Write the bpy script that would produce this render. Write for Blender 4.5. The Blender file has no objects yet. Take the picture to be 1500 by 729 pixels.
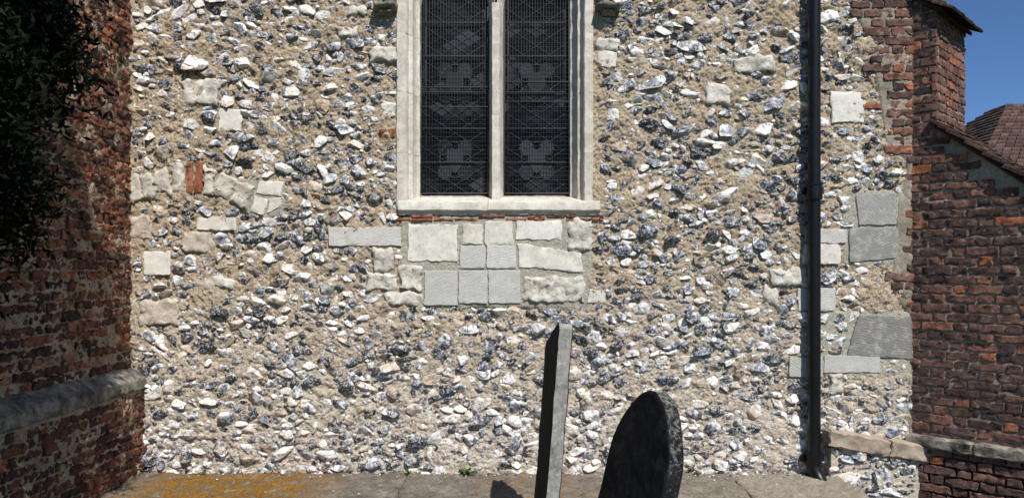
import bpy, math, numpy as np
from mathutils import Vector
rng=np.random.default_rng(7)
S=195.0
def X(px): return (px-750)/S
def Z(py): return 1.5+(400-py)/S
scene=bpy.context.scene

# ---------------------------------------------------------------- noise
def pink(beta,seed,n=1024,lo=0):
    r=np.random.default_rng(seed)
    f=np.fft.rfft2(r.standard_normal((n,n)))
    ky=np.fft.fftfreq(n)[:,None]*n; kx=np.fft.rfftfreq(n)[None,:]*n
    k=np.sqrt(kx*kx+ky*ky); k[0,0]=1
    f=f/(np.maximum(k,1)**beta); f[k<=lo]=0
    t=np.fft.irfft2(f,s=(n,n)); return t/t.std()
T=[pink(1.5,1,lo=6),pink(1.0,2,lo=30),pink(2.0,3,lo=3),pink(1.5,4,lo=6)]
def NZ(a,b,span=4.0,ch=0):
    t=T[ch]; n=t.shape[0]
    u=np.asarray(a)/span*n; v=np.asarray(b)/span*n
    i=np.floor(u).astype(int); j=np.floor(v).astype(int); fu=u-i; fv=v-j
    i0=i%n; i1=(i+1)%n; j0=j%n; j1=(j+1)%n
    return (t[j0,i0]*(1-fu)+t[j0,i1]*fu)*(1-fv)+(t[j1,i0]*(1-fu)+t[j1,i1]*fu)*fv

# ---------------------------------------------------------------- mesh builder
class B:
    def __init__(s): s.v=[]; s.f={}; s.r=[]; s.n=0
    def add(s,v,faces,rnd=None):
        v=np.asarray(v,float).reshape(-1,3)
        if rnd is None: rnd=rng.random(3)
        r=np.asarray(rnd,float)
        if r.ndim==1: r=np.tile(r,(len(v),1))
        for fa in (faces if isinstance(faces,list) else [faces]):
            fa=np.asarray(fa); 
            if len(fa)==0: continue
            s.f.setdefault(fa.shape[1],[]).append(fa+s.n)
        s.v.append(v); s.r.append(r); s.n+=len(v)
    def make(s,name,mat,parent=None,smooth=True,sharp=None):
        v=np.concatenate(s.v); r=np.concatenate(s.r)
        me=bpy.data.meshes.new(name)
        groups=[np.concatenate(a) for a in s.f.values()]
        loops=np.concatenate([g.ravel() for g in groups])
        sizes=np.concatenate([np.full(len(g),g.shape[1]) for g in groups])
        starts=np.concatenate([[0],np.cumsum(sizes)[:-1]])
        me.vertices.add(len(v)); me.vertices.foreach_set('co',v.astype(np.float32).ravel())
        me.loops.add(len(loops)); me.loops.foreach_set('vertex_index',loops.astype(np.int32))
        me.polygons.add(len(sizes)); me.polygons.foreach_set('loop_start',starts.astype(np.int32))
        me.polygons.foreach_set('loop_total',sizes.astype(np.int32))
        me.polygons.foreach_set('use_smooth',np.full(len(sizes),smooth))
        me.update(calc_edges=True); me.validate()
        at=me.attributes.new('rnd','FLOAT_COLOR','POINT')
        at.data.foreach_set('color',np.concatenate([r,np.ones((len(r),1))],1).astype(np.float32).ravel())
        me.materials.append(mat)
        if sharp: me.set_sharp_from_angle(angle=math.radians(sharp))
        ob=bpy.data.objects.new(name,me); scene.collection.objects.link(ob)
        if parent: ob.parent=parent
        return ob
def empty(name,loc=(0,0,0)):
    e=bpy.data.objects.new(name,None); scene.collection.objects.link(e); e.empty_display_size=.2; return e
def gridfaces(nu,nv):
    i=np.arange(nu-1)[None,:]; j=np.arange(nv-1)[:,None]; a=j*nu+i
    return np.stack([a,a+1,a+nu+1,a+nu],-1).reshape(-1,4)
ZV=np.array([0,0,1.0])
def patch(b,quad,O,eu,en,front,back=-.03,nx=5,nz=3,r=.006,rough=.002,edge=.003,ev=ZV,rnd=None,tilt=0,span=1.0):
    q=np.asarray(quad,float)
    w=np.linalg.norm(q[1]-q[0]); h=np.linalg.norm(q[3]-q[0])
    ex=min(.25,r/w); ez=min(.25,r/h)
    ku=np.concatenate([[0,0],np.linspace(ex,1-ex,nx),[1,1]]); kv=np.concatenate([[0,0],np.linspace(ez,1-ez,nz),[1,1]])
    U,V=np.meshgrid(ku,kv); nu,nv=len(ku),len(kv)
    I,J=np.meshgrid(np.arange(nu),np.arange(nv))
    P=(q[0]*((1-U)*(1-V))[...,None]+q[1]*(U*(1-V))[...,None]+q[2]*(U*V)[...,None]+q[3]*((1-U)*V)[...,None])
    o1,o2=rng.random(2)*50
    P[...,0]+=edge*NZ(P[...,0]+o1,P[...,1]+o2,span,0); P[...,1]+=edge*NZ(P[...,0]+o2,P[...,1]+o1,span,3)
    c=q.mean(0)
    corner=((I<=1)|(I>=nu-2))&((J<=1)|(J>=nv-2)); d=c-P; L=np.linalg.norm(d,axis=-1,keepdims=True)+1e-9
    P=P+np.where(corner[...,None],d/L*r*.9,0)
    D=front+rough*NZ(P[...,0]+o2,P[...,1]-o1,span,0)+tilt*(U-.5)
    ring1=((I==1)|(I==nu-2)|(J==1)|(J==nv-2)); ring0=((I==0)|(I==nu-1)|(J==0)|(J==nv-1))
    D=np.where(ring1,D-r,D); D=np.where(ring0,back,D)
    v=np.asarray(O)+P[...,0:1]*np.asarray(eu)+P[...,1:2]*np.asarray(ev)+D[...,None]*np.asarray(en)
    b.add(v.reshape(-1,3),gridfaces(nu,nv),rnd)
def sweep(b,prof,vec,segs=10,noise=.002,cap=True,rnd=None,closed=False,span=.8):
    prof=np.asarray(prof,float); n=len(prof); vec=np.asarray(vec,float)
    t=np.linspace(0,1,segs+1)[:,None,None]
    v=prof[None]+t*vec[None,None]
    o=rng.random()*20
    s=v@np.array([1.0,.7,.3]); q=v@np.array([.2,.9,1.0])
    v=v+noise*np.stack([NZ(s+o,q,span,0),NZ(s,q+o,span,3),NZ(s+o,q+o,span,0)],-1)
    F=gridfaces(n,segs+1)
    fl=[F]
    if closed:
        j=np.arange(segs)[:,None]*n; fl.append(np.concatenate([j+n-1,j,j+n,j+2*n-1],1))
    if cap:
        c=np.arange(n)[None,:]; fl+= [c[:,::-1], c+segs*n]
    b.add(v.reshape(-1,3),fl,rnd)
def box(b,x0,x1,y0,y1,z0,z1,rnd=None):
    v=[(x,y,z) for z in (z0,z1) for y in (y0,y1) for x in (x0,x1)]
    b.add(v,np.array([(0,2,3,1),(4,5,7,6),(0,1,5,4),(2,6,7,3),(0,4,6,2),(1,3,7,5)]),rnd)
def bar(b,p,q,r,n=6,rnd=None):
    p=np.array(p,float); q=np.array(q,float); d=q-p; d/=np.linalg.norm(d)
    a=np.cross(d,[0,0,1.0]); 
    if np.linalg.norm(a)<.1: a=np.cross(d,[1.0,0,0])
    a/=np.linalg.norm(a); c=np.cross(d,a); t=np.linspace(0,2*np.pi,n,endpoint=False)
    ring=r*(np.cos(t)[:,None]*a+np.sin(t)[:,None]*c)
    v=np.concatenate([p+ring,q+ring]); i=np.arange(n); k=(i+1)%n
    b.add(v,[np.stack([i,k,k+n,i+n],1),i[None,::-1],(i+n)[None]],rnd)

# ---------------------------------------------------------------- materials
class M:
    def __init__(s,name,rough=.9,spec=.3):
        s.m=bpy.data.materials.new(name); s.m.use_nodes=True; s.nt=s.m.node_tree
        s.b=s.nt.nodes['Principled BSDF']; s.b.inputs['Roughness'].default_value=rough
        s.b.inputs['Specular IOR Level'].default_value=spec
        s.tc=s.nt.nodes.new('ShaderNodeTexCoord').outputs['Object']
        a=s.nt.nodes.new('ShaderNodeAttribute'); a.attribute_name='rnd'; s.rnd=a.outputs['Color']
        sp=s.nt.nodes.new('ShaderNodeSeparateColor'); s.l(s.rnd,sp.inputs[0]); s.r,s.g,s.bl=sp.outputs[0],sp.outputs[1],sp.outputs[2]
        x=s.nt.nodes.new('ShaderNodeSeparateXYZ'); s.l(s.tc,x.inputs[0]); s.x,s.y,s.z=x.outputs
    def l(s,a,b): s.nt.links.new(a,b)
    def set(s,sock,v):
        if isinstance(v,bpy.types.NodeSocket): s.l(v,sock)
        elif isinstance(v,tuple) and len(v)==3 and sock.type=='RGBA': sock.default_value=(*v,1)
        else: sock.default_value=v
    def noise(s,scale,detail=4,rough=.6,dist=0,vec=None):
        n=s.nt.nodes.new('ShaderNodeTexNoise'); s.l(vec or s.tc,n.inputs['Vector'])
        n.inputs['Scale'].default_value=scale; n.inputs['Detail'].default_value=detail
        n.inputs['Roughness'].default_value=rough; n.inputs['Distortion'].default_value=dist
        return n.outputs['Fac']
    def voro(s,scale,vec=None,out='Distance',feature='F1'):
        n=s.nt.nodes.new('ShaderNodeTexVoronoi'); n.feature=feature; s.l(vec or s.tc,n.inputs['Vector']); n.inputs['Scale'].default_value=scale
        return n.outputs[out]
    def math(s,op,a,b=0,c=0,clamp=False):
        n=s.nt.nodes.new('ShaderNodeMath'); n.operation=op; n.use_clamp=clamp
        s.set(n.inputs[0],a); s.set(n.inputs[1],b); s.set(n.inputs[2],c); return n.outputs[0]
    def vadd(s,a,rnd,scale=1):
        cb=s.nt.nodes.new('ShaderNodeCombineXYZ'); s.l(s.r,cb.inputs[0]); s.l(s.g,cb.inputs[1]); s.l(s.r,cb.inputs[2])
        n=s.nt.nodes.new('ShaderNodeVectorMath'); n.operation='MULTIPLY_ADD'; s.l(cb.outputs[0],n.inputs[0]); n.inputs[1].default_value=(scale,)*3; s.l(a,n.inputs[2]); return n.outputs[0]
    def ramp(s,fac,stops,interp='LINEAR'):
        n=s.nt.nodes.new('ShaderNodeValToRGB'); s.l(fac,n.inputs[0]); cr=n.color_ramp; cr.interpolation=interp
        while len(cr.elements)<len(stops): cr.elements.new(.5)
        for e,(p,c) in zip(cr.elements,stops):
            e.position=p; e.color=(*c,1) if isinstance(c,tuple) else (c,c,c,1)
        return n.outputs[0]
    def mix(s,f,a,b,mode='MIX'):
        n=s.nt.nodes.new('ShaderNodeMix'); n.data_type='RGBA'; n.blend_type=mode
        s.set(n.inputs[0],f); s.set(n.inputs[6],a); s.set(n.inputs[7],b); return n.outputs[2]
    def bump(s,h,strength=.6,dist=.01):
        n=s.nt.nodes.new('ShaderNodeBump'); n.inputs['Strength'].default_value=strength; n.inputs['Distance'].default_value=dist
        s.l(h,n.inputs['Height'])
        if s.b.inputs['Normal'].is_linked: s.l(s.b.inputs['Normal'].links[0].from_socket,n.inputs['Normal'])
        s.l(n.outputs[0],s.b.inputs['Normal'])
    def col(s,c): s.set(s.b.inputs['Base Color'],c)
    def rg(s,c): s.set(s.b.inputs['Roughness'],c)

def smearfac(m):   # 1 near the foot of the wall
    n=m.noise(1.3,4,.6)
    zz=m.math('MULTIPLY_ADD',n,1.2,m.z)
    return m.ramp(m.math('MULTIPLY',zz,.4),[(.30,1.0),(.85,0.0)])

# mortar
m=M('flint_wall_mortar',.95,.1)
big=m.noise(2.2,5,.65); fine=m.noise(45,5,.75); mid=m.noise(12,4,.6)
c=m.ramp(fine,[(.3,(.26,.175,.10)),(.44,(.58,.435,.28)),(.6,(.76,.61,.425)),(.78,(.87,.78,.64))])
c2=m.ramp(fine,[(.3,(.38,.31,.225)),(.46,(.77,.67,.535)),(.7,(.90,.84,.74))])
c=m.mix(smearfac(m),c,c2)
c=m.mix(m.ramp(big,[(.35,.0),(.7,.45)]),c,(.76,.66,.52))
c=m.mix(m.ramp(mid,[(.3,.75),(.45,0.0)]),c,(.24,.165,.095))
cells=m.voro(70,out='Color'); cd=m.voro(70)
peb=m.math('MULTIPLY',m.ramp(cd,[(.25,1.0),(.4,0.0)]),m.ramp(cells,[(.52,0.0),(.55,1.0)]))
c=m.mix(peb,c,m.ramp(m.voro(70,out='Color'),[(.4,(.09,.09,.09)),(.6,(.55,.5,.42)),(.8,(.82,.79,.72))]))
pc=m.ramp(m.noise(60,4,.7),[(.3,(.48,.455,.36)),(.7,(.66,.63,.51))])
c=m.mix(m.r,c,pc)
m.col(c); m.bump(m.noise(30,6,.75),1.0,.035); m.bump(m.noise(140,3,.7),.8,.006); mMortar=m.m

# flint : channel b carries distance from the stone's centre (cortex rim)
m=M('knapped_flint',.6,.5)
v=m.vadd(m.tc,m.rnd,13.0)
n=m.noise(13,5,.62,.8,v)
f=m.math('ADD',m.math('MULTIPLY_ADD',n,2.1,-.69),m.math('MULTIPLY',m.math('SUBTRACT',m.r,.5),.80))
rim=m.math('MULTIPLY',m.math('SUBTRACT',m.math('ADD',m.bl,m.math('MULTIPLY',m.noise(30,3,.6,0,v),.5)),.96,0,True),1.5)
f=m.math('ADD',f,rim,0,True)
c=m.ramp(f,[(.08,(.016,.019,.026)),(.20,(.055,.063,.085)),(.31,(.17,.185,.23)),(.42,(.38,.39,.42)),(.49,(.76,.74,.71)),(.72,(.90,.875,.82)),(.95,(.76,.66,.53))])
c=m.mix(m.ramp(m.noise(45,3,.7,1.0,v),[(.52,0.0),(.64,.7)]),c,(.84,.82,.79))
c=m.mix(m.ramp(m.noise(26,3,.6,.5,v),[(.34,.85),(.42,0.0)]),c,(.055,.062,.082))
c=m.mix(m.ramp(m.noise(34,3,.6,.5,v),[(.58,0.0),(.65,.65)]),c,(.28,.31,.37))
rust=m.math('MULTIPLY',m.ramp(m.g,[(.82,0.0),(.86,1.0)]),m.ramp(m.noise(12,3,.6,0,v),[(.42,0.0),(.58,.7)]))
c=m.mix(rust,c,(.60,.43,.27))
mort=m.ramp(m.noise(60,4,.7),[(.3,(.48,.38,.26)),(.6,(.80,.68,.51))])
sm=m.math('ADD',m.math('MULTIPLY',smearfac(m),.07),m.noise(19,5,.7))
c=m.mix(m.ramp(sm,[(.63,0.0),(.68,.95)]),c,mort)
m.col(c); m.rg(m.ramp(f,[(.25,.26),(.45,.85)]))
m.bump(m.noise(26,4,.6,.3,v),.9,.022); m.bump(m.noise(90,3,.6),.4,.004); mFlint=m.m

def brick_mat(name,stops,mort,mortamt,hi=(.50,.24,.14)):
    m=M(name,.92,.12)
    v=m.vadd(m.tc,m.rnd,9.0)
    c=m.ramp(m.r,stops)
    n=m.noise(16,5,.7,0,v)
    c=m.mix(m.ramp(n,[(.37,.85),(.55,0.0)]),c,(.05,.03,.027))
    c=m.mix(m.ramp(m.noise(28,4,.7,0,v),[(.55,0.0),(.75,.55)]),c,hi)
    c=m.mix(m.ramp(m.noise(70,3,.7),[(.3,.5),(.5,0.0)]),c,(.05,.03,.025))
    c=m.mix(m.ramp(m.noise(9,6,.75),[(mortamt,0.0),(mortamt+.08,.85)]),c,mort)
    m.col(c); m.bump(m.noise(35,6,.75,0,v),1.0,.018); m.bump(m.noise(160,3,.7),.5,.003); return m.m
mBrickL=brick_mat('eroded_red_brick',[(0,(.09,.052,.044)),(.3,(.18,.08,.054)),(.6,(.34,.132,.076)),(.85,(.48,.19,.105)),(1,(.57,.30,.18))],(.52,.41,.28),.60,(.54,.25,.14))
mBrickR=brick_mat('weathered_brown_brick',[(0,(.10,.066,.060)),(.45,(.195,.115,.094)),(.80,(.28,.15,.115)),(.94,(.37,.17,.11)),(1,(.56,.20,.09))],(.44,.38,.29),.61,(.36,.22,.165))
mTile=brick_mat('old_clay_tile',[(0,(.06,.045,.04)),(.5,(.12,.08,.065)),(1,(.19,.115,.085))],(.26,.24,.19),.62,(.22,.14,.10))
mRedTile=brick_mat('red_tile_slip',[(0,(.35,.12,.06)),(.5,(.48,.17,.09)),(1,(.55,.26,.16))],(.55,.45,.33),.60)
def joint_mat(name,a,b_,cc):
    m=M(name,.95,.1); n=m.noise(50,5,.75)
    c=m.ramp(n,[(.3,a),(.5,b_),(.72,cc)])
    c=m.mix(m.ramp(m.noise(3.5,5,.65),[(.35,.7),(.6,0.0)]),c,a)
    m.col(c); m.bump(m.noise(40,6,.75),.9,.015); return m.m
mJointL=joint_mat('brick_lime_mortar',(.20,.145,.09),(.56,.44,.29),(.74,.61,.44))
mJointR=joint_mat('brick_grey_mortar',(.19,.165,.13),(.40,.345,.27),(.56,.49,.40))

def stone_mat(name,stops,bumpd=.01,tool=False,dark=.35,bs=.7):
    m=M(name,.9,.15); v=m.vadd(m.tc,m.rnd,7.0)
    c=m.ramp(m.r,stops)
    c=m.mix(m.ramp(m.noise(7,6,.7,0,v),[(.35,dark),(.6,0.0)]),c,(.34,.30,.24))
    c=m.mix(m.ramp(m.noise(40,5,.75,0,v),[(.32,.6),(.48,0.0)]),c,(.36,.32,.26))
    c=m.mix(m.ramp(m.noise(14,4,.7,0,v),[(.5,0.0),(.7,.5)]),c,(.80,.77,.70) if not tool else (.60,.58,.54))
    m.col(c); m.bump(m.noise(30,6,.7,0,v),bs,bumpd)
    if tool:
        w=m.nt.nodes.new('ShaderNodeTexWave'); w.wave_type='BANDS'; w.bands_direction='DIAGONAL'
        mp=m.nt.nodes.new('ShaderNodeMapping'); m.l(v,mp.inputs[0]); m.l(mp.outputs[0],w.inputs['Vector'])
        ang=m.nt.nodes.new('ShaderNodeCombineXYZ'); m.l(m.math('MULTIPLY',m.g,1.6),ang.inputs[1]); m.l(ang.outputs[0],mp.inputs['Rotation'])
        w.inputs['Scale'].default_value=24; w.inputs['Distortion'].default_value=9; w.inputs['Detail'].default_value=4; w.inputs['Detail Scale'].default_value=.8
        m.bump(w.outputs['Fac'],.25,.005)
    return m.m
mPale=stone_mat('pale_limestone',[(0,(.62,.575,.49)),(.5,(.71,.665,.58)),(1,(.80,.765,.69))],.004,dark=.2,bs=.45)
mTool=stone_mat('tooled_grey_stone',[(0,(.20,.195,.18)),(.3,(.33,.325,.305)),(1,(.62,.605,.56))],.003,True,dark=.12,bs=.5)
mRough=stone_mat('rough_clunch',[(0,(.56,.51,.42)),(.5,(.67,.625,.54)),(1,(.78,.74,.66))],.024,dark=.45)
mPink=stone_mat('pinkish_rubble',[(0,(.55,.45,.36)),(1,(.61,.53,.44))],.018,dark=.4)
mFrame=stone_mat('window_limestone',[(0,(.60,.54,.455)),(.5,(.69,.635,.55)),(1,(.75,.705,.62))],.004,dark=.5,bs=.5)
mHood=stone_mat('sooty_stone',[(0,(.05,.045,.04)),(1,(.09,.08,.07))],.01,dark=.8)
m=M('weathered_plinth_stone',.92,.1)
c=m.ramp(m.noise(9,6,.7),[(.36,(.09,.08,.068)),(.48,(.22,.195,.16)),(.60,(.38,.345,.29)),(.75,(.60,.57,.51))])
c=m.mix(m.ramp(m.noise(45,4,.7),[(.3,.6),(.45,0.0)]),c,(.07,.06,.05))
m.col(c); m.bump(m.noise(25,6,.7),1.0,.018); mCap=m.m
m=M('tan_plinth_stone',.92,.1)
c=m.ramp(m.noise(9,6,.7),[(.3,(.22,.165,.12)),(.5,(.38,.31,.23)),(.75,(.52,.455,.37))])
m.col(c); m.bump(m.noise(25,6,.7),.8,.012); mCap2=m.m

m=M('stone_paving',.95,.1)
c=m.ramp(m.noise(6,7,.72),[(.3,(.11,.097,.083)),(.5,(.23,.20,.165)),(.7,(.35,.305,.25))])
c=m.mix(m.ramp(m.r,[(.5,0.0),(1.0,.75)]),c,m.ramp(m.noise(20,6,.7),[(.3,(.32,.275,.21)),(.7,(.52,.46,.36))]))
c=m.mix(m.ramp(m.noise(60,4,.7),[(.3,.8),(.48,0.0)]),c,(.05,.045,.04))
c=m.mix(m.ramp(m.noise(28,4,.7),[(.6,0.0),(.68,.6)]),c,(.48,.45,.39))
mx=m.math('SUBTRACT',1.0,m.math('ABSOLUTE',m.math('MULTIPLY_ADD',m.x,1.15,2.3)),0,True)
mo=m.math('MULTIPLY',m.ramp(mx,[(.0,0.0),(.5,1.0)]),m.ramp(m.noise(13,6,.78),[(.45,0.0),(.50,.97)]))
mossc=m.ramp(m.noise(80,3,.7),[(.3,(.14,.07,.010)),(.7,(.44,.22,.03))])
c=m.mix(mo,c,mossc)
m2=m.math('MULTIPLY',m.ramp(m.math('ABSOLUTE',m.math('MULTIPLY_ADD',m.x,1.0,-.15)),[(.25,1.0),(.5,0.0)]),m.ramp(m.noise(14,5,.75),[(.52,0.0),(.6,.8)]))
c=m.mix(m2,c,mossc)
m.col(c); m.bump(m.noise(30,6,.75),1.0,.02); m.bump(mo,.5,.01); mPave=m.m

m=M('ground_grass',.95,.1); c=m.ramp(m.noise(8,6,.7),[(.3,(.03,.05,.015)),(.6,(.07,.10,.03)),(.8,(.14,.12,.06))]); m.col(c); m.bump(m.noise(40,5,.7),.8,.03); mGround=m.m
m=M('black_painted_iron',.38,.35); m.col(m.ramp(m.noise(30,4,.6),[(.3,(.004,.004,.005)),(.8,(.010,.010,.011))])); m.bump(m.noise(14,4,.5),.25,.006); mIron=m.m
m=M('grille_wire',.6,.3); m.col((.075,.078,.082)); mWire=m.m
m=M('lead_came',.7,.2); m.col((.055,.058,.062)); mLead=m.m
m=M('leaded_glass',.16,.10)
m.col(m.ramp(m.r,[(0,(.003,.004,.005)),(.6,(.006,.008,.011)),(.85,(.016,.020,.026)),(1,(.055,.06,.07))])); m.rg(m.math('MULTIPLY_ADD',m.g,.3,.14)); m.bump(m.noise(18,2,.5),.15,.01); mGlass=m.m
m=M('gravestone_grey',.92,.1)
c=m.ramp(m.noise(12,7,.75),[(.3,(.15,.14,.125)),(.5,(.30,.285,.26)),(.7,(.45,.43,.395))]); c=m.mix(m.ramp(m.noise(45,4,.7),[(.55,0.0),(.65,.6)]),c,(.56,.54,.50))
c=m.mix(m.ramp(m.r,[(.0,.96),(.12,0.0)]),c,(.020,.019,.018))  # broad faces painted near black: their shade is put into the colour
m.col(c); m.bump(m.noise(50,6,.75),.7,.006); mGrave=m.m
m=M('gravestone_dark_slate',.85,.12)
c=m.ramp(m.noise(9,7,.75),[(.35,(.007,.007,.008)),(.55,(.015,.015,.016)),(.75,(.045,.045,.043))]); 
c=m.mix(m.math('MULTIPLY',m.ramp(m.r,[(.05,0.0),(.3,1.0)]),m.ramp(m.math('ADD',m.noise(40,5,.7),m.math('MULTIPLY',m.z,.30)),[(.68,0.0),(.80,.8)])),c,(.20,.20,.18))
m.col(c); m.bump(m.noise(40,6,.7),.5,.005); mGrave2=m.m
m=M('yew_leaf',.7,.1); m.col(m.ramp(m.r,[(0,(.003,.006,.003)),(.7,(.007,.012,.005)),(1,(.017,.027,.010))])); mLeaf=m.m
m=M('yew_bark',.9,.1); m.col(m.ramp(m.noise(20,4,.6),[(.3,(.06,.035,.025)),(.7,(.14,.09,.06))])); mBark=m.m
m=M('weed_leaf',.6,.3); m.col(m.ramp(m.r,[(0,(.05,.10,.02)),(1,(.12,.20,.04))])); mWeed=m.m
m=M('house_render',.9,.1); m.col(m.ramp(m.noise(3,4,.6),[(.3,(.40,.36,.30)),(.7,(.5,.46,.4))])); mHouse=m.m

# ---------------------------------------------------------------- church
church=empty('flint_church')
XL,XR,ZB,ZT=-2.87,3.0,-.3,4.45
WX0,WX1,WZ0=X(592),X(868),1.95
bnd_y=[-120,0,60,130,215,225,250,300,400,445,460,525,560,640,760]
bnd_x=[1240,1245,1272,1288,1298,1325,1332,1316,1308,1318,1334,1334,1332,1334,1334]
def bound(z): return X(np.interp(400-(z-1.5)*S,bnd_y,bnd_x))

def R(x0,y0,x1,y1): return [(x0,y1),(x1,y1),(x1,y0),(x0,y0)]
blocks=[
 (R(482,333,588,360),'T',.9),(R(598,329,670,383),'P',.6),(R(677,328,707,357),'P',.4),(R(710,324,751,359),'P',.5),
 (R(756,323,823,351),'P',.8),(R(832,320,866,366),'R',.8),(R(674,360,711,393),'T',.9),(R(713,359,756,393),'T',.95),
 ([(760,390),(853,399),(852,372),(758,356)],'P',.55),(R(622,396,670,447),'T',.8),(R(672,396,714,444),'T',.75),(R(716,396,762,444),'T',.85),
 (R(766,404,857,442),'R',.5),(R(862,424,886,443),'P',.7),(R(546,363,577,396),'R',.9),(R(537,400,582,425),'R',.7),(R(562,428,619,447),'R',.8),(R(586,388,619,424),'R',.6),
 ([(267,153),(322,152),(323,115),(268,118)],'R',.95),([(321,192),(355,192),(356,161),(323,159)],'P',.95),(R(211,368,250,402),'P',.95),
 (R(290,319,347,337),'P',.5),(R(266,340,314,370),'K',.5),([(377,284),(412,287),(415,266),(379,265)],'P',.8),([(391,314),(414,300),(413,288),(396,292)],'P',.6),([(367,311),(386,315),(393,293),(374,287)],'P',.7),
 ([(192,303),(212,290),(204,258),(190,262)],'R',.3),([(213,292),(233,288),(222,252),(206,255)],'R',.5),([(234,287),(252,285),(246,246),(225,250)],'R',.4),([(254,284),(271,283),(270,238),(249,243)],'R',.6),
 ([(298,284),(313,285),(317,247),(299,240)],'R',.7),([(312,288),(334,292),(350,262),(322,254)],'R',.6),([(335,297),(362,310),(372,274),(350,265)],'R',.4),
 (R(193,318,222,352),'K',.3),(R(205,440,262,476),'K',.8),
 (R(299,405,346,422),'R',.5),(R(541,69,583,91),'R',.8),(R(495,40,524,55),'R',.9),(R(510,9,537,24),'R',.9),(R(557,148,580,174),'R',.95),
 (R(874,58,905,74),'R',.9),(R(876,77,902,98),'P',.8),
 ([(1074,106),(1138,104),(1132,80),(1072,88)],'R',.5),([(1035,150),(1070,152),(1072,130),(1033,120)],'R',.7),([(1217,180),(1264,180),(1266,136),(1215,134)],'P',.9),
 (R(1130,392,1182,418),'R',.8),(R(1116,422,1139,446),'R',.5),(R(1168,422,1223,455),'T',.9),(R(1176,358,1229,386),'P',.6),(R(1191,336,1238,356),'T',.8),
 ([(1243,384),(1312,378),(1315,334),(1243,335)],'T',.2),([(1257,330),(1312,329),(1310,283),(1252,286)],'T',.3),
 ([(1240,519),(1333,525),(1333,463),(1256,461)],'T',.0),(R(1206,520,1288,545),'T',.7),(R(1155,523,1204,551),'T',.65),
 (R(1215,545,1232,575),'R',.5),
]
B_T,B_P,B_R,B_K=B(),B(),B(),B(); bm={'T':B_T,'P':B_P,'R':B_R,'K':B_K}
cs=.004; gw=int((XR-XL)/cs); gh=int((ZT-ZB)/cs); occ=np.zeros((gh,gw),bool)
gx=XL+(np.arange(gw)+.5)*cs; gz=ZB+(np.arange(gh)+.5)*cs; GX,GZ=np.meshgrid(gx,gz)
def fillpoly(q,grow=.010):
    q=np.array(q); c=q.mean(0); q=c+(q-c)*(1+grow/np.maximum(np.abs(q-c),.03))
    ins=np.ones_like(occ)
    for i in range(len(q)):
        a,b_=q[i],q[(i+1)%len(q)]; ins&=((b_[0]-a[0])*(GZ-a[1])-(b_[1]-a[1])*(GX-a[0]))>=0
    return ins
for q,k,rv in blocks:
    Q=[(X(a),Z(b_)) for a,b_ in q]
    w=Q[1][0]-Q[0][0]; h=Q[3][1]-Q[0][1]
    rough={'T':.001,'P':.002,'R':.007,'K':.005}[k]; edge={'T':.002,'P':.004,'R':.009,'K':.01}[k]
    patch(bm[k],Q,(0,0,0),(1,0,0),(0,-1,0),{'T':.015,'P':.014,'R':.016,'K':.012}[k]+rng.random()*.004,-.05,max(4,int(w/.018)),max(4,int(h/.018)),
          {'T':.003,'P':.004,'R':.010,'K':.010}[k],rough,edge,rnd=(min(1,max(0,rv+rng.uniform(-.07,.07))),rng.random(),rng.random()),span=1.2)
    occ|=fillpoly(Q,.006)
B_T.make('tooled_repair_stones',mTool,church,sharp=35); B_P.make('ashlar_stones',mPale,church,sharp=35); B_R.make('clunch_blocks',mRough,church); B_K.make('pink_rubble_stones',mPink,church)
bt=B()
for q in [R(273,239,284,283),R(286,238,297,283),R(556,189,582,202),R(1300,214,1334,222),R(1262,152,1290,160)]:
    Q=[(X(a),Z(b_)) for a,b_ in q]
    patch(bt,Q,(0,0,0),(1,0,0),(0,-1,0),.015,-.04,6,5,.004,.003,.004,rnd=(rng.uniform(.3,.9),.5,.5)); occ|=fillpoly(Q)
x=582
while x<884:
    w=rng.uniform(18,42); x2=min(x+w,886)
    for rr in range(2):
        if rng.random()<.8:
            y0=315+rr*4.6+rng.uniform(-.5,.5)
            patch(bt,[(X(x),Z(y0+3.6)),(X(x2-2),Z(y0+3.6)),(X(x2-2),Z(y0)),(X(x),Z(y0))],(0,0,0),(1,0,0),(0,-1,0),rng.uniform(.008,.02),-.04,5,3,.003,.002,.002,rnd=(rng.random(),.5,.5))
    x=x2
bt.make('red_tile_slips',mRedTile,church,sharp=35)

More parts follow.
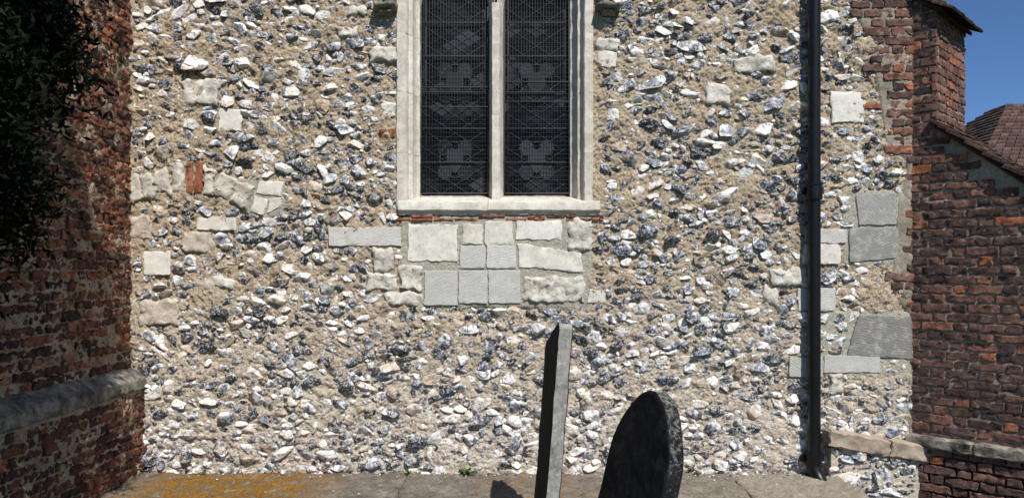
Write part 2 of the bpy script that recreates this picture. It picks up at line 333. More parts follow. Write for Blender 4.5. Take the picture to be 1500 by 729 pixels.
occ|=(GX>WX0-.045)&(GX<WX1+.055)&(GZ>Z(323))
occ|=(GX>X(590))&(GX<X(862))&(GZ>Z(402))&(GZ<Z(318))
occ|=(GX>X(600))&(GX<X(862))&(GZ>Z(447))&(GZ<Z(400))
occ|=GX>bound(GZ)-.005
occ|=GZ<-.28
occ|=(GX<XL+.02)
placed=[]
def dens(x,z): return float(NZ(x*1.0,z*1.4,9.0,2))
def tryplace(n,amin,amax,gap,bmul=(.42,.75),up=1.0):
    for _ in range(n):
        x=rng.uniform(XL,XR); z=rng.uniform(ZB,ZT)
        u_=up if z>1.35 else 1.0
        if rng.random()>u_*(1.0+.25*dens(x,z)): continue
        a=rng.uniform(amin,amax); b_=a*rng.uniform(*bmul); th=rng.normal(0,.28)
        if rng.random()<.12: th+=rng.uniform(-1.2,1.2)
        m_=int((a+gap)/cs)+1
        i=int((z-ZB)/cs); j=int((x-XL)/cs)
        if i-m_<0 or j-m_<0 or i+m_>=gh or j+m_>=gw or occ[i,j]: continue
        dz=(np.arange(-m_,m_+1)*cs)[:,None]; dx=(np.arange(-m_,m_+1)*cs)[None,:]
        u=dx*math.cos(th)+dz*math.sin(th); w=-dx*math.sin(th)+dz*math.cos(th)
        e=(u/(a+gap))**2+(w/(b_+gap))**2<=1
        sub=occ[i-m_:i+m_+1,j-m_:j+m_+1]
        if (sub&e).sum()>.06*e.sum(): continue
        sub|=(u/a)**2+(w/b_)**2<=1
        placed.append((x,z,a,b_,th))
tryplace(520,.060,.086,.007,up=.6)
tryplace(5200,.044,.062,.005,up=.65)
tryplace(15000,.030,.046,.004,up=.7)
tryplace(22000,.018,.031,.003,(.5,.9),up=.65)
nbig=len(placed)
tryplace(20000,.008,.016,.002,(.6,1),up=.6)
print('flints',nbig,len(placed))
def ico(sub):
    import bmesh
    bm_=bmesh.new(); bmesh.ops.create_icosphere(bm_,subdivisions=sub,radius=1)
    v=np.array([p.co[:] for p in bm_.verts]); f=np.array([[p.index for p in q.verts] for q in bm_.faces]); bm_.free()
    keep=v[:,1]<.35; idx=-np.ones(len(v),int); idx[keep]=np.arange(keep.sum()); f=f[keep[f].all(1)]
    return v[keep],idx[f]
def stones(builder,P,sub):
    V,F=ico(sub); n=len(P); P=np.array(P)
    v=np.tile(V[None],(n,1,1))
    d=np.zeros((n,len(V)))
    for fr,am in ((1.8,.17),(3.4,.13),(6,.06)):
        k=rng.normal(0,fr,(n,3)); ph=rng.random((n,1))*6.28
        d+=am*np.sin(np.einsum('vc,nc->nv',V,k)+ph)
    v*=(1+d)[...,None]
    for kk in range(12):
        nn=rng.normal(0,1,(n,3)); 
        if kk<5: nn[:,1]=-np.abs(nn[:,1])-.5
        else: nn[:,1]*=.4
        nn/=np.linalg.norm(nn,axis=1,keepdims=True); dd=rng.uniform(.25 if kk<5 else .5,.85,n)
        s=np.einsum('nvc,nc->nv',v,nn)-dd[:,None]; v-=np.maximum(s,0)[...,None]*nn[:,None,:]
    rad=np.sqrt(v[...,0]**2+v[...,2]**2)
    a=P[:,2:3]*1.36; b_=P[:,3:4]*1.36; c=(P[:,3:4]*rng.uniform(.45,1.15,(n,1))).clip(.007,.048)
    vx=v[...,0]*a; vz=v[...,2]*b_; vy=v[...,1]*c
    th=P[:,4:5]; x=vx*np.cos(th)-vz*np.sin(th)+P[:,0:1]; z=vx*np.sin(th)+vz*np.cos(th)+P[:,1:2]
    off=np.where((P[:,0]>2.38)&(P[:,1]<.22),-.09,0)[:,None]
    y=vy+off-rng.uniform(0,.4,(n,1))*c + vz*rng.normal(0.0,.28,(n,1)) + vx*rng.normal(0,.13,(n,1))
    r=rng.random((n,3)); rr=np.repeat(r,len(V),0); rr[:,2]=rad.ravel().clip(0,1)
    vv=np.stack([x,y,z],-1).reshape(-1,3); ff=(F[None]+np.arange(n)[:,None,None]*len(V)).reshape(-1,3)
    builder.add(vv,ff,rr)
bf=B()
big_=[p for p in placed[:nbig] if p[2]>.031]; small_=[p for p in placed[:nbig] if p[2]<=.031]+placed[nbig:]
stones(bf,big_,3)
stones(bf,small_,2)
bf.make('flint_facing',mFlint,church,sharp=28)

b=B(); st=.008; xs=np.arange(XL-.02,XR+.01,st); zs=np.arange(ZB-.1,ZT+.02,st); A,C=np.meshgrid(xs,zs)
pt=((A>X(588))&(A<X(866))&(C<Z(312))&(C>Z(404)))|((A>X(612))&(A<X(862))&(C<Z(400))&(C>Z(450)))|((A>X(1236))&(A<X(1334))&(C<Z(280))&(C>Z(388)))|((A>X(1195))&(C<Z(456))&(C>Z(548)))|((A>X(362))&(A<X(420))&(C<Z(262))&(C>Z(318)))
ed=NZ(A,C,2.0,0)*.5
ptf=pt.astype(float)
for _ in range(3): ptf=(ptf+np.roll(ptf,1,0)+np.roll(ptf,-1,0)+np.roll(ptf,1,1)+np.roll(ptf,-1,1))/5
ptf=np.clip((ptf-.5)*1.5+.5+ed*.25,0,1)*(ptf>.02)
D=(.008*NZ(A,C,5.0,0)+.005*NZ(A,C,4.0,1))*(1-.8*ptf)+.006*ptf
vv=np.stack([A,-D,C],-1).reshape(-1,3); F=gridfaces(len(xs),len(zs))
cx=(A[:-1,:-1]+st/2).ravel(); cz=(C[:-1,:-1]+st/2).ravel()
F=F[~((cx>WX0)&(cx<WX1)&(cz>WZ0)&(cz<3.98))]
rr=np.stack([ptf.ravel()]*3,1); b.add(vv,F,rr)
b.make('flint_wall_bed',mMortar,church)
b=B(); box(b,2.36,3.10,-.085,.05,-.35,.2,rnd=(0,0,0)); b.make('plinth_bed',mMortar,church,False)
b=B()
for x0,x1 in ((2.33,2.78),(2.785,3.14)):
    za=lambda x_:.345-(x_-2.33)*.16
    patch(b,[(x0,za(x0)-.12),(x1,za(x1)-.12),(x1,za(x1)),(x0,za(x0))],(0,0,0),(1,0,0),(0,-1,0),.13,-.02,14,6,.012,.004,.004)
b.make('plinth_coping',mCap2,church,sharp=40)
b=B(); box(b,3.02,3.22,.08,7,-.3,ZT,rnd=(0,0,0)); box(b,-6,XL-.02,.05,.3,-.3,ZT,rnd=(0,0,0)); box(b,-6,3.0,6.8,7,-.3,ZT,rnd=(0,0,0)); b.make('church_side_walls',mMortar,church,False)
b=B()
for i in range(12):
    y0=-.18+i*.31; z0=4.42+i*.27
    for j in range(31):
        x0=-6+j*.3; patch(b,[(x0,0),(x0+.295,0),(x0+.295,.43),(x0,.43)],(0,y0,z0+.03),(1,0,0),(0,-.657,.754),.01,-.02,3,3,.004,.001,.001,ev=(0,.754,.657))
b.make('church_roof_tiles',mTile,church)

# ---------------------------------------------------------------- window
bw=B()
prof=[(-.862,.02),(-.862,-.018),(-.800,-.018),(-.790,-.006),(-.781,.04),(-.765,.046),(-.752,.048),(-.742,.10),(-.730,.128),(-.716,.136),(-.708,.14),(-.706,.20),(-.706,.27)]
hs=[1.98,2.40,2.86,3.30,3.62,3.95]
def jamb(sign):
    for i in range(len(hs)-1):
        z0=hs[i]+.0008; z1=hs[i+1]-.0008
        pr=[]
        for k,(px_,py_) in enumerate(prof):
            xx=px_
            if sign>0: 
                xx=-(xx)+2*(-.115); xx=xx-.025 if k<9 else xx-.03
            pr.append((xx,py_,z0))
        if sign>0: pr=pr[::-1]
        sweep(bw,pr,(0,0,z1-z0),18,.0014,True,(rng.uniform(.1,.95),rng.random(),rng.random()),span=1.6)
jamb(-1); jamb(1)
cm=-.122
for z0,z1 in ((2.03,2.70),(2.7015,3.55)):
    pm=[(cm-.058,.27),(cm-.058,.20),(cm-.052,.15),(cm-.034,.10),(cm-.028,.05),(cm+.028,.05),(cm+.034,.10),(cm+.052,.15),(cm+.058,.20),(cm+.058,.27)]
    sweep(bw,[(a,c_,z0) for a,c_ in pm],(0,0,z1-z0),18,.0012,True,(.6,rng.random(),.5),span=1.6)
Lc=[(-.706,-.180),(-.064,.446)]
SPR=3.54
for (a0,a1) in Lc:
    c0=(a0+a1)/2; h=(a1-a0)/2
    t=np.linspace(np.pi,0,25)
    for (ra,ya),(rb,yb) in (((h,.27),(h,.18)),((h,.18),(h+.012,.15)),((h+.012,.15),(h+.05,.09))):
        p=np.stack([c0+ra*np.cos(t),np.full(25,ya),SPR+ra*1.0*np.sin(t)],1); q=np.stack([c0+rb*np.cos(t),np.full(25,yb),SPR+rb*1.0*np.sin(t)],1)
        bw.add(np.concatenate([p,q]),gridfaces(25,2),(.5,.5,.5))
    rb=h+.05; p=np.stack([c0+rb*np.cos(t),np.full(25,.09),SPR+rb*1.0*np.sin(t)],1); q=p.copy(); q[:,2]=4.0
    bw.add(np.concatenate([p,q]),gridfaces(25,2),(.5,.5,.5))
for x0,x1 in ((X(584),X(715)),(X(715.4),X(878))):
    sp=[(.27,2.115),(.20,2.098),(.02,2.05),(-.040,2.034),(-.044,2.028),(-.044,1.972),(-.036,1.964),(-.022,1.955),(-.018,1.938),(.05,1.935)]
    sweep(bw,[(x0,a,c_) for a,c_ in sp],(x1-x0,0,0),30,.0014,True,(.8,rng.random(),.5),span=1.6)
win=empty('church_window'); win.parent=church
bw.make('window_stone_tracery',mFrame,win,sharp=35)
bh=B()
hp=[(.0,.0),(-.05,.0),(-.10,.025),(-.11,.06),(-.06,.09),(.0,.10)]
x0,x1=X(572),X(884)
sweep(bh,[(x0-.05,a,4.02+c_) for a,c_ in hp],(x1-x0+.1,0,0),30,.003,True,closed=True)
for sx,xx in ((-1,x0),(1,x1)):
    sweep(bh,[(xx+sx*(c_-.05),a,3.47) for a,c_ in hp],(0,0,.57),14,.003,True,closed=True)
    sweep(bh,[(xx+sx*.03-.085,a-.01,3.455+c_*.6) for a,c_ in hp],(.17,0,0),8,.004,True,closed=True)
    sweep(bh,[(xx+sx*.03-.05,a*.8,3.42+c_*.45) for a,c_ in hp],(.10,0,0),8,.004,True,closed=True)
bh.make('hood_mould',mHood,win)
bg=B(); bl=B(); bgr=B()
for li,(a0,a1) in enumerate(Lc):
    c0=(a0+a1)/2; h=(a1-a0)/2
    dw,dh=h/2.5,.135; z0=2.05
    for i in range(-4,5):
        for j in range(0,26):
            if (i+j)%2: continue
            cx_=c0+i*dw; cz_=z0+j*dh/1.0*.5
            tx,tz=rng.normal(0,.012,2)
            P=np.array([(-dw,0),(0,-dh*.5),(dw,0),(0,dh*.5)])
            pts=[(np.clip(cx_+p,a0-.01,a1+.01),.215+tx*p/dw*.3+tz*q/dh*.3,cz_+q) for p,q in P]
            bg.add(pts,np.array([[0,1,2,3]]),(rng.random(),rng.random(),rng.random()))
    def clipbar(x0_,z0_,x1_,z1_,r):
        if x1_<x0_: x0_,z0_,x1_,z1_=x1_,z1_,x0_,z0_
        if x1_<a0 or x0_>a1: return
        if x0_<a0: z0_=z0_+(a0-x0_)*(z1_-z0_)/(x1_-x0_); x0_=a0
        if x1_>a1: z1_=z0_+(a1-x0_)*(z1_-z0_)/(x1_-x0_); x1_=a1
        bar(bl,(x0_,.207,z0_),(x1_,.207,z1_),r,5)
    for k in range(-6,32):
        zz=z0+k*dh
        clipbar(c0-4*dw,zz-dh*2,c0+4*dw,zz+dh*2,.0026); clipbar(c0-4*dw,zz+dh*2,c0+4*dw,zz-dh*2,.0026)
    def ring(cx_,cz_,rx,rz,n=20,r=.004,ph=0,arc=6.283):
        pts=[(cx_+rx*math.cos(ph+arc*k/n),cz_+rz*math.sin(ph+arc*k/n)) for k in range(n+1)]
        for (p,q),(p2,q2) in zip(pts,pts[1:]): bar(bl,(p,.203,q),(p2,.203,q2),r,5)
    for zc in (2.38,2.98):
        ring(c0,zc,.12,.14,20,.005); ring(c0,zc,.06,.07,14,.004)
        for s_ in (0,1.571,3.142,4.712):
            ring(c0+.11*math.cos(s_+.785),zc+.13*math.sin(s_+.785),.055,.06,12,.0035)
            cxx,czz=c0+.11*math.cos(s_+.785),zc+.13*math.sin(s_+.785)
            bg.add([(cxx+.05*math.cos(q),.2015,czz+.055*math.sin(q)) for q in np.linspace(0,6.283,10,endpoint=False)],np.arange(10)[None],(rng.uniform(.8,1.0),.8,.5))
        bg.add([(c0-.07,.2,zc-.02),(c0,.2,zc-.11),(c0+.07,.2,zc-.02),(c0+.06,.2,zc+.08),(c0-.06,.2,zc+.08)],np.array([[0,1,2,3,4]]),(1.0,.9,.5) if zc<2.5 else (.92,.9,.5))
    for xx in (a0+.035,a1-.035): bar(bl,(xx,.204,2.1),(xx,.204,3.7),.004,5)
    for pz in (2.36,2.62,2.90,3.18,3.44): bar(bl,(a0,.19,pz),(a1,.19,pz),.007,6)
    yg=.150; g0=a0+.006; g1=a1-.006
    for xx in np.arange(g0,g1,.0215):
        top=SPR+math.sqrt(max(h*h-(xx-c0)**2,0))*.99
        w=rng.normal(0,.0008); bar(bgr,(xx+w,yg,2.115),(xx-w,yg,top),.0014,4)
    for zz in np.arange(2.12,3.80,.033):
        hh=h if zz<SPR else math.sqrt(max(h*h-(zz-SPR)**2,0))
        if hh>.02: bar(bgr,(c0-hh+.005,yg-.003,zz),(c0+hh-.005,yg-.003,zz),.0009,4)
    for xx in (g0,g1): bar(bl,(xx,yg,2.112),(xx,yg,3.55),.006,6)
    bar(bl,(g0,yg,2.114),(g1,yg,2.114),.006,6)
    for zz in (2.78,2.93) : bar(bl,(g0,yg-.004,zz+.04*li),(g1,yg-.004,zz+.04*li),.005,6)
bg.make('leaded_glass_panes',mGlass,win,False); bl.make('lead_cames',mLead,win); bgr.make('wire_grille',mWire,win)
b=B(); box(b,-.72,.46,.24,.28,2.0,3.9); b.make('window_backing',mGlass,win,False)

# ---------------------------------------------------------------- brick faces
def brickface(b,O,eu,en,a0,a1,z0,z1,pred,course=.068,front=.012,L=.215,Hd=.102,jit=.006,r=.005,rough=.004,edge=.004,biasfn=None):
    z=z0; i=0
    while z<z1:
        a=a0-rng.uniform(0,.02)-(0 if i%2 else .05); k=i%2
        while a<a1-.005:
            w=(L if k%2==0 else Hd)*rng.uniform(.93,1.05); k+=1
            if a1-(a+w)<.045: w=a1-a+.012
            A0,A1=max(a,a0),min(a+w-.012,a1); a+=w
            if A1-A0<.02: continue
            zl,zh=z+rng.normal(0,.0015),z+course-.013+rng.normal(0,.0018)
            if not pred(A0,A1,zl,zh): continue
            rv=rng.random(3)
            if biasfn: rv[0]=biasfn(rv[0],(A0+A1)/2,zl)
            patch(b,[(A0,zl),(A1,zl+rng.normal(0,.001)),(A1,zh),(A0,zh)],O,eu,en,front+rng.normal(0,jit*.6),-.02,max(3,int((A1-A0)/.022)+1),4,r,rough,edge,rnd=rv,tilt=rng.normal(0,jit*.4),span=.8)
        z+=course; i+=1
b=B()
def predw(A0,A1,zl,zh): return (A0+A1)/2>float(bound((zl+zh)/2)) and not (A0<X(1334) and Z(527)<zh and zl<Z(460)) and not(A0<X(1316) and zh>Z(388) and zl<Z(281)) 
brickface(b,(0,0,0),(1,0,0),(0,-1,0),X(1246),3.01,.22,ZT,predw,course=.068,front=.016,jit=.005,r=.004,rough=.003)
s2=math.sqrt(.5); el=np.array([s2,-s2,0]); es=np.array([s2,s2,0]); OB=np.array([3.0,0,0])
L1=.115/s2; L2=.66/s2; W=.735
zt=lambda l: 2.595-(l-L1)*(.45/.55)
en_side=np.array([-s2,-s2,0])
def preds(A0,A1,zl,zh):
    if zl<.2: return True
    if zh<zt(L2)-.0: return True
    if A1<L1+.005: return zh<3.44
    return zh<zt(A1)-.02
kw=dict(course=.068,jit=.004,r=.004,rough=.003,edge=.003)
brickface(b,OB,el,en_side,-.02,L1+.008,-.3,3.47,lambda *q:q[2]>zt(L1)-.08,front=.009,**kw)
brickface(b,OB,el,en_side,-.02,L2+.008,.20,zt(L1)-.06,preds,front=.009,**kw)
brickface(b,OB,el,en_side,.0,L2+.06,-.3,.2,lambda *q:True,front=.055,**kw)
brickface(b,OB+el*L1,es,el,-.008,W,2.5,3.45,lambda *q:True,front=.009,biasfn=lambda r,a,z:min(1,r*.5+.5),**kw)  # upper front face: sunlight put into the colour as brighter, more orange bricks
brickface(b,OB+el*L2,es,el,-.008,W,.2,zt(L2)-.02,lambda *q:True,front=.009,**kw)
brickface(b,OB+es*W,-el,es,-L2,.3,-.3,zt(L2),lambda *q:True,front=.009,**kw)
b.make('brick_buttress_facing',mBrickR,church,sharp=35)
b=B()
profb=[(-.55,-.4),(L2,-.4),(L2,zt(L2)-.03),(L1,zt(L1)-.03),(L1,3.45),(-.55,3.93)]
sweep(b,[OB+el*l+np.array([0,0,z]) for l,z in profb],es*W,20,0,True,(0,0,0),closed=True); b.make('buttress_core',mJointR,church,False)
b=B(); 
for a0,a1 in ((-.02,.42),(.425,.80),(.805,1.02)):
    patch(b,[(a0,.215),(a1,.215),(a1,.305),(a0,.305)],OB,el,en_side,.085,-.01,12,5,.012,.004,.003)
b.make('buttress_plinth_coping',mCap,church,sharp=40)
b=B(); xs=np.linspace(X(1225),3.0,50); zs=np.linspace(.2,ZT,220); A,C=np.meshgrid(xs,zs)
bx=np.array([bound(c_) for c_ in C[:,0]])[:,None]
D=np.where(A>bx-.01,.010+.003*NZ(A,C,2,0),-.02); b.add(np.stack([A,-D,C],-1).reshape(-1,3),gridfaces(50,220),(0,0,0)); b.make('buttress_joint_bed',mJointR,church)
def weather(b,la,za,lb,zb,s0=-.05,s1=W+.05):
    d=np.array([lb-la,zb-za]); Ln=np.linalg.norm(d); d/=Ln
    evv=el*d[0]+np.array([0,0,d[1]]); enn=np.cross(es,evv); enn/=np.linalg.norm(enn)
    rows=int(Ln/.075)+1
    for i in range(rows):
        O=OB+el*la+np.array([0,0,za])+evv*(i*.075-.05)
        s=s0-(.08 if i%2 else 0)
        while s<s1:
            A0,A1=max(s+rng.uniform(-.004,.004),s0+rng.uniform(-.015,.015)),min(s+.16,s1); s+=.164
            if A1-A0<.03: continue
            ev2=evv-enn*.15+rng.normal(0,.015)*enn; ev2/=np.linalg.norm(ev2)
            patch(b,[(A0,0),(A1,0),(A1,.16),(A0,.16)],O,es,enn,.040+rng.normal(0,.003),.020,3,3,.003,.002,.002,ev=ev2)
b=B(); weather(b,L2+.03,zt(L2)-.03,L1,zt(L1)); weather(b,L1+.07,3.42,-.5,3.95)
b.make('buttress_weathering_tiles',mTile,church,sharp=35)
b=B()
for (la,za,lb,zb) in ((L2+.02,zt(L2)-.02,L1,zt(L1)),(L1+.05,3.43,-.5,3.94)):
    pr=[OB+el*l+np.array([0,0,z]) for l,z in ((la,za-.03),(la,za),(lb,zb+.005),(lb,zb-.03))]
    pr=[p-es*.03 for p in pr]; sweep(b,pr,es*(W+.06),10,.001,True,(0,0,0),closed=True)
b.make('tile_bedding',mTile,church)

# ---------------------------------------------------------------- left brick wall
bwl=empty('brick_wall')
OL=np.array([XL,0,0]); eL=(0,1,0); nL=(1,0,0); LW=-1.75
b=B(); kl=dict(course=.066,jit=.009,r=.007,rough=.006,edge=.006)
brickface(b,OL,eL,nL,LW,-.004,.80,ZT,lambda *q:True,front=.012,**kl)
brickface(b,np.array([X(212),0,0]),eL,nL,LW-.1,-.004,-.3,.62,lambda *q:True,front=.004,biasfn=lambda r,a,z:r*.6,**kl)
brickface(b,np.array([XL,LW,0]),(1,0,0),(0,-1,0),-.6,-.0,.8,ZT,lambda *q:True,front=.01,**kl)
b.make('brick_facing',mBrickL,bwl,sharp=38)
b=B(); ys=np.arange(LW,.02,.012); zs=np.arange(-.35,ZT,.012); A,C=np.meshgrid(ys,zs)
D=np.where(C>.64,XL+.002,X(212)-.006)+.005*NZ(A,C,2.5,0)+.003*NZ(A,C,3,1)
b.add(np.stack([D,A,C],-1).reshape(-1,3),gridfaces(len(ys),len(zs)),(0,0,0)); box(b,XL-.6,XL-.03,LW,0,-.35,ZT,rnd=(0,0,0))
b.make('brick_joint_bed',mJointL,bwl)
b=B(); y=LW-.1
while y<-.01:
    w=rng.uniform(.5,.7); y2=min(y+w,-.0)
    if -y2<.2: y2=0
    xe=X(212)
    cp=[(XL-.02,.822)]+[(XL-.02+(xe+.030-XL)*t,.822-.098*t) for t in (.25,.5,.75,.97)]+[(xe+.012,.716),(xe+.012,.704),(xe+.012,.66),(xe+.010,.645),(xe+.004,.64),(xe-.05,.638)]
    sweep(b,[(a,y+.001,c_) for a,c_ in cp],(0,y2-y-.002,0),26,.0035,True,closed=False,span=1.2); y=y2
b.make('wall_plinth_coping',mCap,bwl,sharp=25)

# ---------------------------------------------------------------- ground, paving
b=B(); xs=np.concatenate([[-400,-60],np.linspace(-12,12,60),[60,400]]); ys=np.concatenate([[-400,-60],np.linspace(-12,12,60),[60,600]]); A,C=np.meshgrid(xs,ys)
Dg=np.where((np.abs(A)<12)&(np.abs(C)<12),.015*NZ(A,C,20,2),0)-.26
b.add(np.stack([A,C,Dg],-1).reshape(-1,3),gridfaces(len(xs),len(ys))); b.make('ground',mGround)
b=B()
for x0,x1,rv in ((-2.83,-.78,.2),(-.775,.70,.3),(.705,1.62,.65),(1.625,2.42,.98)):
    patch(b,[(x0,-.98),(x1,-.98),(x1,.02),(x0,.02)],(0,0,0),(1,0,0),(0,0,1),.0+rng.uniform(-.004,.004),-.3,int((x1-x0)/.02),50,.008,.007,.004,ev=(0,1,0),rnd=(rv,.5,.5),span=1.5)
b.make('stone_pavement',mPave)
b=B()
for k,(x0,y0) in enumerate(((2.47,-.22),(2.47,-.45),(2.60,-.56),(2.72,-.56))):
    patch(b,[(x0,y0),(x0+.1,y0),(x0+.1,y0+.2),(x0,y0+.2)],(0,0,0),(1,0,0),(0,0,1),-.12,-.3,5,6,.01,.004,.004,ev=(0,1,0))
b.make('gully_kerb_bricks',mBrickL,None)
Vc,Fc=ico(1); b=B()
for k in range(260):
    s_=rng.uniform(.003,.011); p=np.array([rng.uniform(-2.72,2.38),-abs(rng.normal(0,.05))-.02,.002])
    if rng.random()<.25: p[1]=rng.uniform(-.9,-.05)
    b.add(Vc[:,[0,2,1]]*np.array([1,rng.uniform(.6,1),-.7])*s_*(1+rng.normal(0,.12,(len(Vc),1)))+p,Fc,(rng.random(),rng.random(),.5))
b.make('flint_chips',mFlint,None)

# ---------------------------------------------------------------- downpipe
dp=empty('drainpipe'); b=B(); px_=X(1193)*.985; yp=-.08
def lathe(b,x,y,prof,n=20):
    t=np.linspace(0,2*np.pi,n,endpoint=False); v=[];
    for r_,z_ in prof: v+= [(x+r_*math.cos(a),y+r_*math.sin(a),z_) for a in t]
    k=len(prof); F=[]
    for j in range(k-1):
        for i in range(n): F.append((j*n+i,j*n+(i+1)%n,(j+1)*n+(i+1)%n,(j+1)*n+i))
    b.add(v,np.array(F))
RP=.045
zc=Z(290)
lathe(b,px_,yp,[(RP,.12),(RP,zc-.02),(RP+.012,zc-.02),(RP+.014,zc),(RP+.012,zc+.02),(RP+.010,zc+.08),(RP+.015,zc+.085),(RP+.015,zc+.10),(RP,zc+.102),(RP,4.35)])
z2=Z(668)
lathe(b,px_,yp,[(RP,z2-.05),(RP+.012,z2-.05),(RP+.013,z2+.03),(RP+.016,z2+.035),(RP+.016,z2+.05),(RP,z2+.052)])
pts=[(0,.13,0),(0,.05,-.01),(.02,-.02,-.05),(.05,-.07,-.11),(.07,-.10,-.17)]
n=18; v=[]; t=np.linspace(0,2*np.pi,n,endpoint=False)
dirs=[(0,0,-1),(0.1,-.15,-1),(.35,-.6,-.8),(.4,-.9,-.6),(.4,-.9,-.55)]
for (dx,z_,dy),d in zip(pts,dirs):
    d=np.array(d,float); d/=np.linalg.norm(d); a=np.cross(d,[1,0,0]); a/=np.linalg.norm(a); c_=np.cross(d,a)
    for q in t: v.append(np.array([px_+dx,yp+dy,z_])+(RP+.006)*(math.cos(q)*a+math.sin(q)*c_))
F=[(j*n+i,j*n+(i+1)%n,(j+1)*n+(i+1)%n,(j+1)*n+i) for j in range(4) for i in range(n)]
b.add(v,np.array(F)); b.make('pipe',mIron,dp,sharp=40)
b=B()
for zz in (zc+.05,z2+.0,3.9):
    box(b,px_-.085,px_+.085,yp+.035,yp+.05,zz-.025,zz+.025)
    for sx in (-.07,.07): bar(b,(px_+sx,.0,zz),(px_+sx,yp+.028,zz),.011,8)
b.make('pipe_brackets',mIron,dp,sharp=40)

# ---------------------------------------------------------------- gravestones
def slab(name,mat,w,th,base,topfn,cx,cy,rotz,lean,nu=60,nv=90,rough=.004,pivz=-.26):
    u=np.linspace(-w/2,w/2,nu); vv=np.linspace(0,1,nv); U,Vv=np.meshgrid(u,vv); ztop=np.array([topfn(a) for a in u])[None,:]
    Zz=base+Vv*(ztop-base); 
    e=np.minimum.reduce([(U+w/2),(w/2-U),(ztop-Zz)]); bev=np.clip(1-e/.010,0,1)*.006
    o=rng.random()*30
    f=-(th/2)+bev+rough*NZ(U+o,Zz,3.0,0); k=(th/2)-bev+rough*NZ(U,Zz+o,3.0,3)
    b=B(); F=gridfaces(nu,nv)
    top=np.stack([U,f,Zz],-1).reshape(-1,3); bot=np.stack([U,k,Zz],-1).reshape(-1,3); N=nu*nv
    loop=[j*nu for j in range(nv)]+[(nv-1)*nu+i for i in range(1,nu)]+[j*nu+nu-1 for j in range(nv-2,-1,-1)]
    loop=np.array(loop)
    rows=8
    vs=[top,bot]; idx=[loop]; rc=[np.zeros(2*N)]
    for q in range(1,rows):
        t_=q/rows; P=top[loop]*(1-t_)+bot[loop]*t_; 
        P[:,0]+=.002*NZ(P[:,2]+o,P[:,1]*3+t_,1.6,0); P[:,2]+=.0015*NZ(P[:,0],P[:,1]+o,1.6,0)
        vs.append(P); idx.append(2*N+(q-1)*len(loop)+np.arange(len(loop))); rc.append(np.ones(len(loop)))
    idx.append(loop+N); strips=[]
    for a_,c_ in zip(idx,idx[1:]): strips.append(np.stack([a_[:-1],a_[1:],c_[1:],c_[:-1]],1))
    V=np.concatenate(vs); rc=np.concatenate(rc)
    V[:,2]-=pivz
    c1,s1=math.cos(rotz),math.sin(rotz); x=V[:,0]*c1-V[:,1]*s1; y=V[:,0]*s1+V[:,1]*c1; z=V[:,2]
    x2=x*math.cos(lean)+z*math.sin(lean); z2_=-x*math.sin(lean)+z*math.cos(lean)
    V=np.stack([x2+cx,y+cy,z2_+pivz],1)
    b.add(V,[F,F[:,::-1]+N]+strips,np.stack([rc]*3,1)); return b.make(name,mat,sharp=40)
def top1(u):
    t=(u+.28)/.56; return 1.235-.16*t**1.3-.03*(1-min(1,t/.06))
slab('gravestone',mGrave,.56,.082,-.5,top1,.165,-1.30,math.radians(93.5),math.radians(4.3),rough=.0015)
def top2(u):
    t=min(1,abs(u)/.3152); return .45+.41*max(0,1-t**1.75)**.62
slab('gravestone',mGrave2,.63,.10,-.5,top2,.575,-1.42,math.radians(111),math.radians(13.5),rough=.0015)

# ---------------------------------------------------------------- yew tree
yew=empty('yew_tree'); b=B()
def limb(p,q,r0,r1,seg=6):
    p=np.array(p,float); q=np.array(q,float); prev=p; 
    for i in range(1,seg+1):
        t=i/seg; c_=p+(q-p)*t+rng.normal(0,.03,3)*(i<seg); bar(b,prev,c_,r0+(r1-r0)*t,7); prev=c_
limb((-3.35,-2.7,-.3),(-3.2,-2.6,1.6),.17,.12); limb((-3.2,-2.6,1.6),(-3.05,-2.5,4.4),.11,.03)
for k in range(26):
    z0=rng.uniform(1.6,4.0); a=rng.uniform(0,6.28); limb((-3.15,-2.57,z0),(-3.1+.8*math.cos(a),-2.5+.6*math.sin(a),z0+rng.uniform(.2,.7)),.03,.006,5)
b.make('trunk',mBark,yew)
b=B(); C0=np.array([-2.98,-2.5,2.92]); RR=np.array([1.04,.80,1.95])
nc=2600; d=rng.normal(0,1,(nc,3)); d/=np.linalg.norm(d,axis=1,keepdims=True); rad=rng.uniform(.35,1.0,(nc,1))**.5
cc=C0+d*rad*RR*(1+.10*np.sin(d@np.array([5,4,7.])*1.7)[:,None])
cc=cc[cc[:,2]<4.3]
for c_ in cc:
    n=60; p=c_+rng.normal(0,1,(n,3))*np.array([.06,.06,.07]); ax=rng.normal(0,1,(n,3))+np.array([0,0,.2]); ax/=np.linalg.norm(ax,axis=1,keepdims=True)
    sd=np.cross(ax,rng.normal(0,1,(n,3))); sd/=np.linalg.norm(sd,axis=1,keepdims=True)
    l=rng.uniform(.035,.075,(n,1)); w=.009
    v=np.stack([p-sd*w*.6,p+ax*l*.5-sd*w,p+ax*l,p+ax*l*.5+sd*w],1).reshape(-1,3)
    b.add(v,np.arange(4*n).reshape(n,4),np.repeat(np.clip(rng.random((n,3))*.6+rng.random()*.4,0,1),4,0))
b.make('foliage',mLeaf,yew,False)

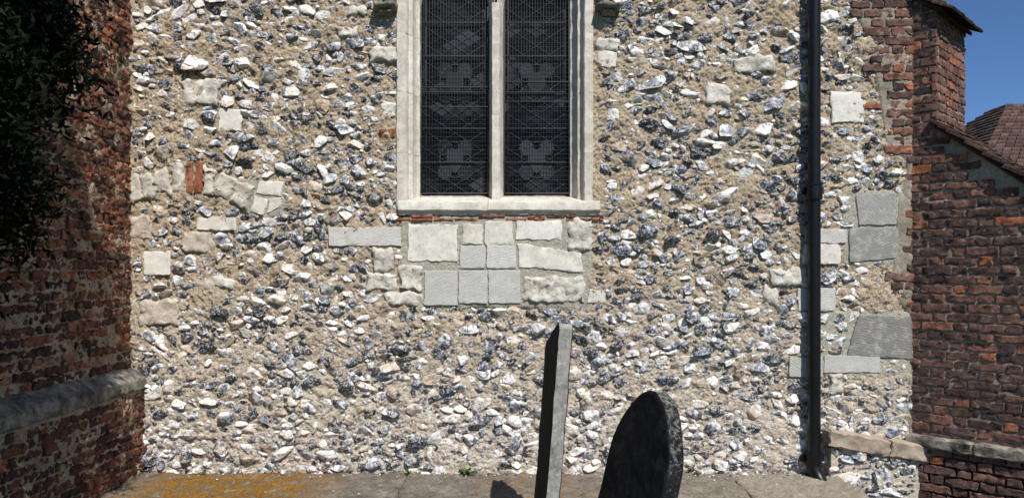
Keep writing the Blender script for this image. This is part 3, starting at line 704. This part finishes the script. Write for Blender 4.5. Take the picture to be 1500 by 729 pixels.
# ---------------------------------------------------------------- weeds
for (wx,n,sz) in ((X(685),46,.05),(X(598),22,.035),(X(1017),24,.035),(X(300),14,.03)):
    b=B()
    for k in range(n):
        a=rng.uniform(0,6.28); l=rng.uniform(.4,1)*sz; p=np.array([wx+rng.normal(0,sz*.6),-.05+rng.normal(0,.012),.005+rng.uniform(0,sz*.7)])
        d=np.array([math.cos(a),math.sin(a)*.6,rng.uniform(.1,.8)]); s_=np.cross(d,[0,0,1]); s_/=np.linalg.norm(s_)
        b.add([p,p+d*l*.5+s_*l*.28,p+d*l,p+d*l*.5-s_*l*.28],np.array([[0,1,2,3]]))
        bar(b,(wx,-.03,0),p,.0012,3)
    b.make('wall_weed',mWeed,None,False)

# ---------------------------------------------------------------- distant house
hs_=empty('distant_house'); b=B()
hx0,hx1,hy0,hy1,he,hr=9.45,17.0,10.0,17.0,3.35,4.95
box(b,hx0+.3,hx1-.3,hy0+.3,hy1-.3,-.26,he); b.make('walls',mHouse,hs_,False)
b=B(); n=22; RT=hr+2.2-he
def rp(i,edge,s,dz=0):
    t=i/n; ins=t*3.2; zz=he+RT*t*.62+dz; xa,xb,ya,yb=hx0+ins*.9,hx1-ins*.9,hy0+ins,hy1-ins
    return {0:(xa+(xb-xa)*s,ya,zz),1:(xb,ya+(yb-ya)*s,zz),2:(xb+(xa-xb)*s,yb,zz),3:(xa,yb+(ya-yb)*s,zz)}[edge]
for i in range(n):
    for e_ in range(4):
        Le=np.linalg.norm(np.array(rp(i,e_,0))-np.array(rp(i,e_,1))); k=max(2,int(Le/.2))
        for j in range(k):
            s0_,s1_=j/k+.002,(j+1)/k-.002; dz=rng.uniform(.03,.055)
            p=[rp(i,e_,s0_,dz),rp(i,e_,s1_,dz),rp(i+1.1,e_,s1_,.0),rp(i+1.1,e_,s0_,.0),rp(i,e_,s0_,-.02),rp(i,e_,s1_,-.02)]
            b.add(p,np.array([(0,1,2,3),(4,5,1,0)]))
b.make('roof',mTile,hs_,False)
b=B(); box(b,11,12.2,hy0+.28,hy0+.31,.9,2.2); box(b,14,15.2,hy0+.28,hy0+.31,.9,2.2); b.make('windows',mGlass,hs_,False)

# ---------------------------------------------------------------- light, sky, camera
az=math.radians(23); elv=math.radians(50)
sd=Vector((math.sin(az)*math.cos(elv),-math.cos(az)*math.cos(elv),math.sin(elv)))
L=bpy.data.lights.new('sun','SUN'); L.energy=5.0; L.angle=math.radians(.5); L.color=(1,.96,.90)
lo=bpy.data.objects.new('sun',L); scene.collection.objects.link(lo); lo.rotation_euler=sd.to_track_quat('Z','Y').to_euler()
w=bpy.data.worlds.new('World'); scene.world=w; w.use_nodes=True; nt=w.node_tree
sk=nt.nodes.new('ShaderNodeTexSky'); sk.sky_type='NISHITA'; sk.sun_disc=False; sk.sun_elevation=elv; sk.sun_rotation=math.pi-az
sk.altitude=1500; sk.air_density=.9; sk.dust_density=.0; sk.ozone_density=10.0
bgn=nt.nodes['Background']; nt.links.new(sk.outputs[0],bgn.inputs[0]); bgn.inputs[1].default_value=.105
cam=bpy.data.cameras.new('camera'); co=bpy.data.objects.new('camera',cam); scene.collection.objects.link(co)
co.location=(0,-5.7,1.5); co.rotation_euler=(math.radians(90),0,0); cam.sensor_width=36; cam.lens=1112/1500*36; cam.shift_y=35.5/1500; cam.clip_end=2000
scene.camera=co
scene.view_settings.view_transform='Standard'; scene.view_settings.look='None'; scene.view_settings.exposure=0
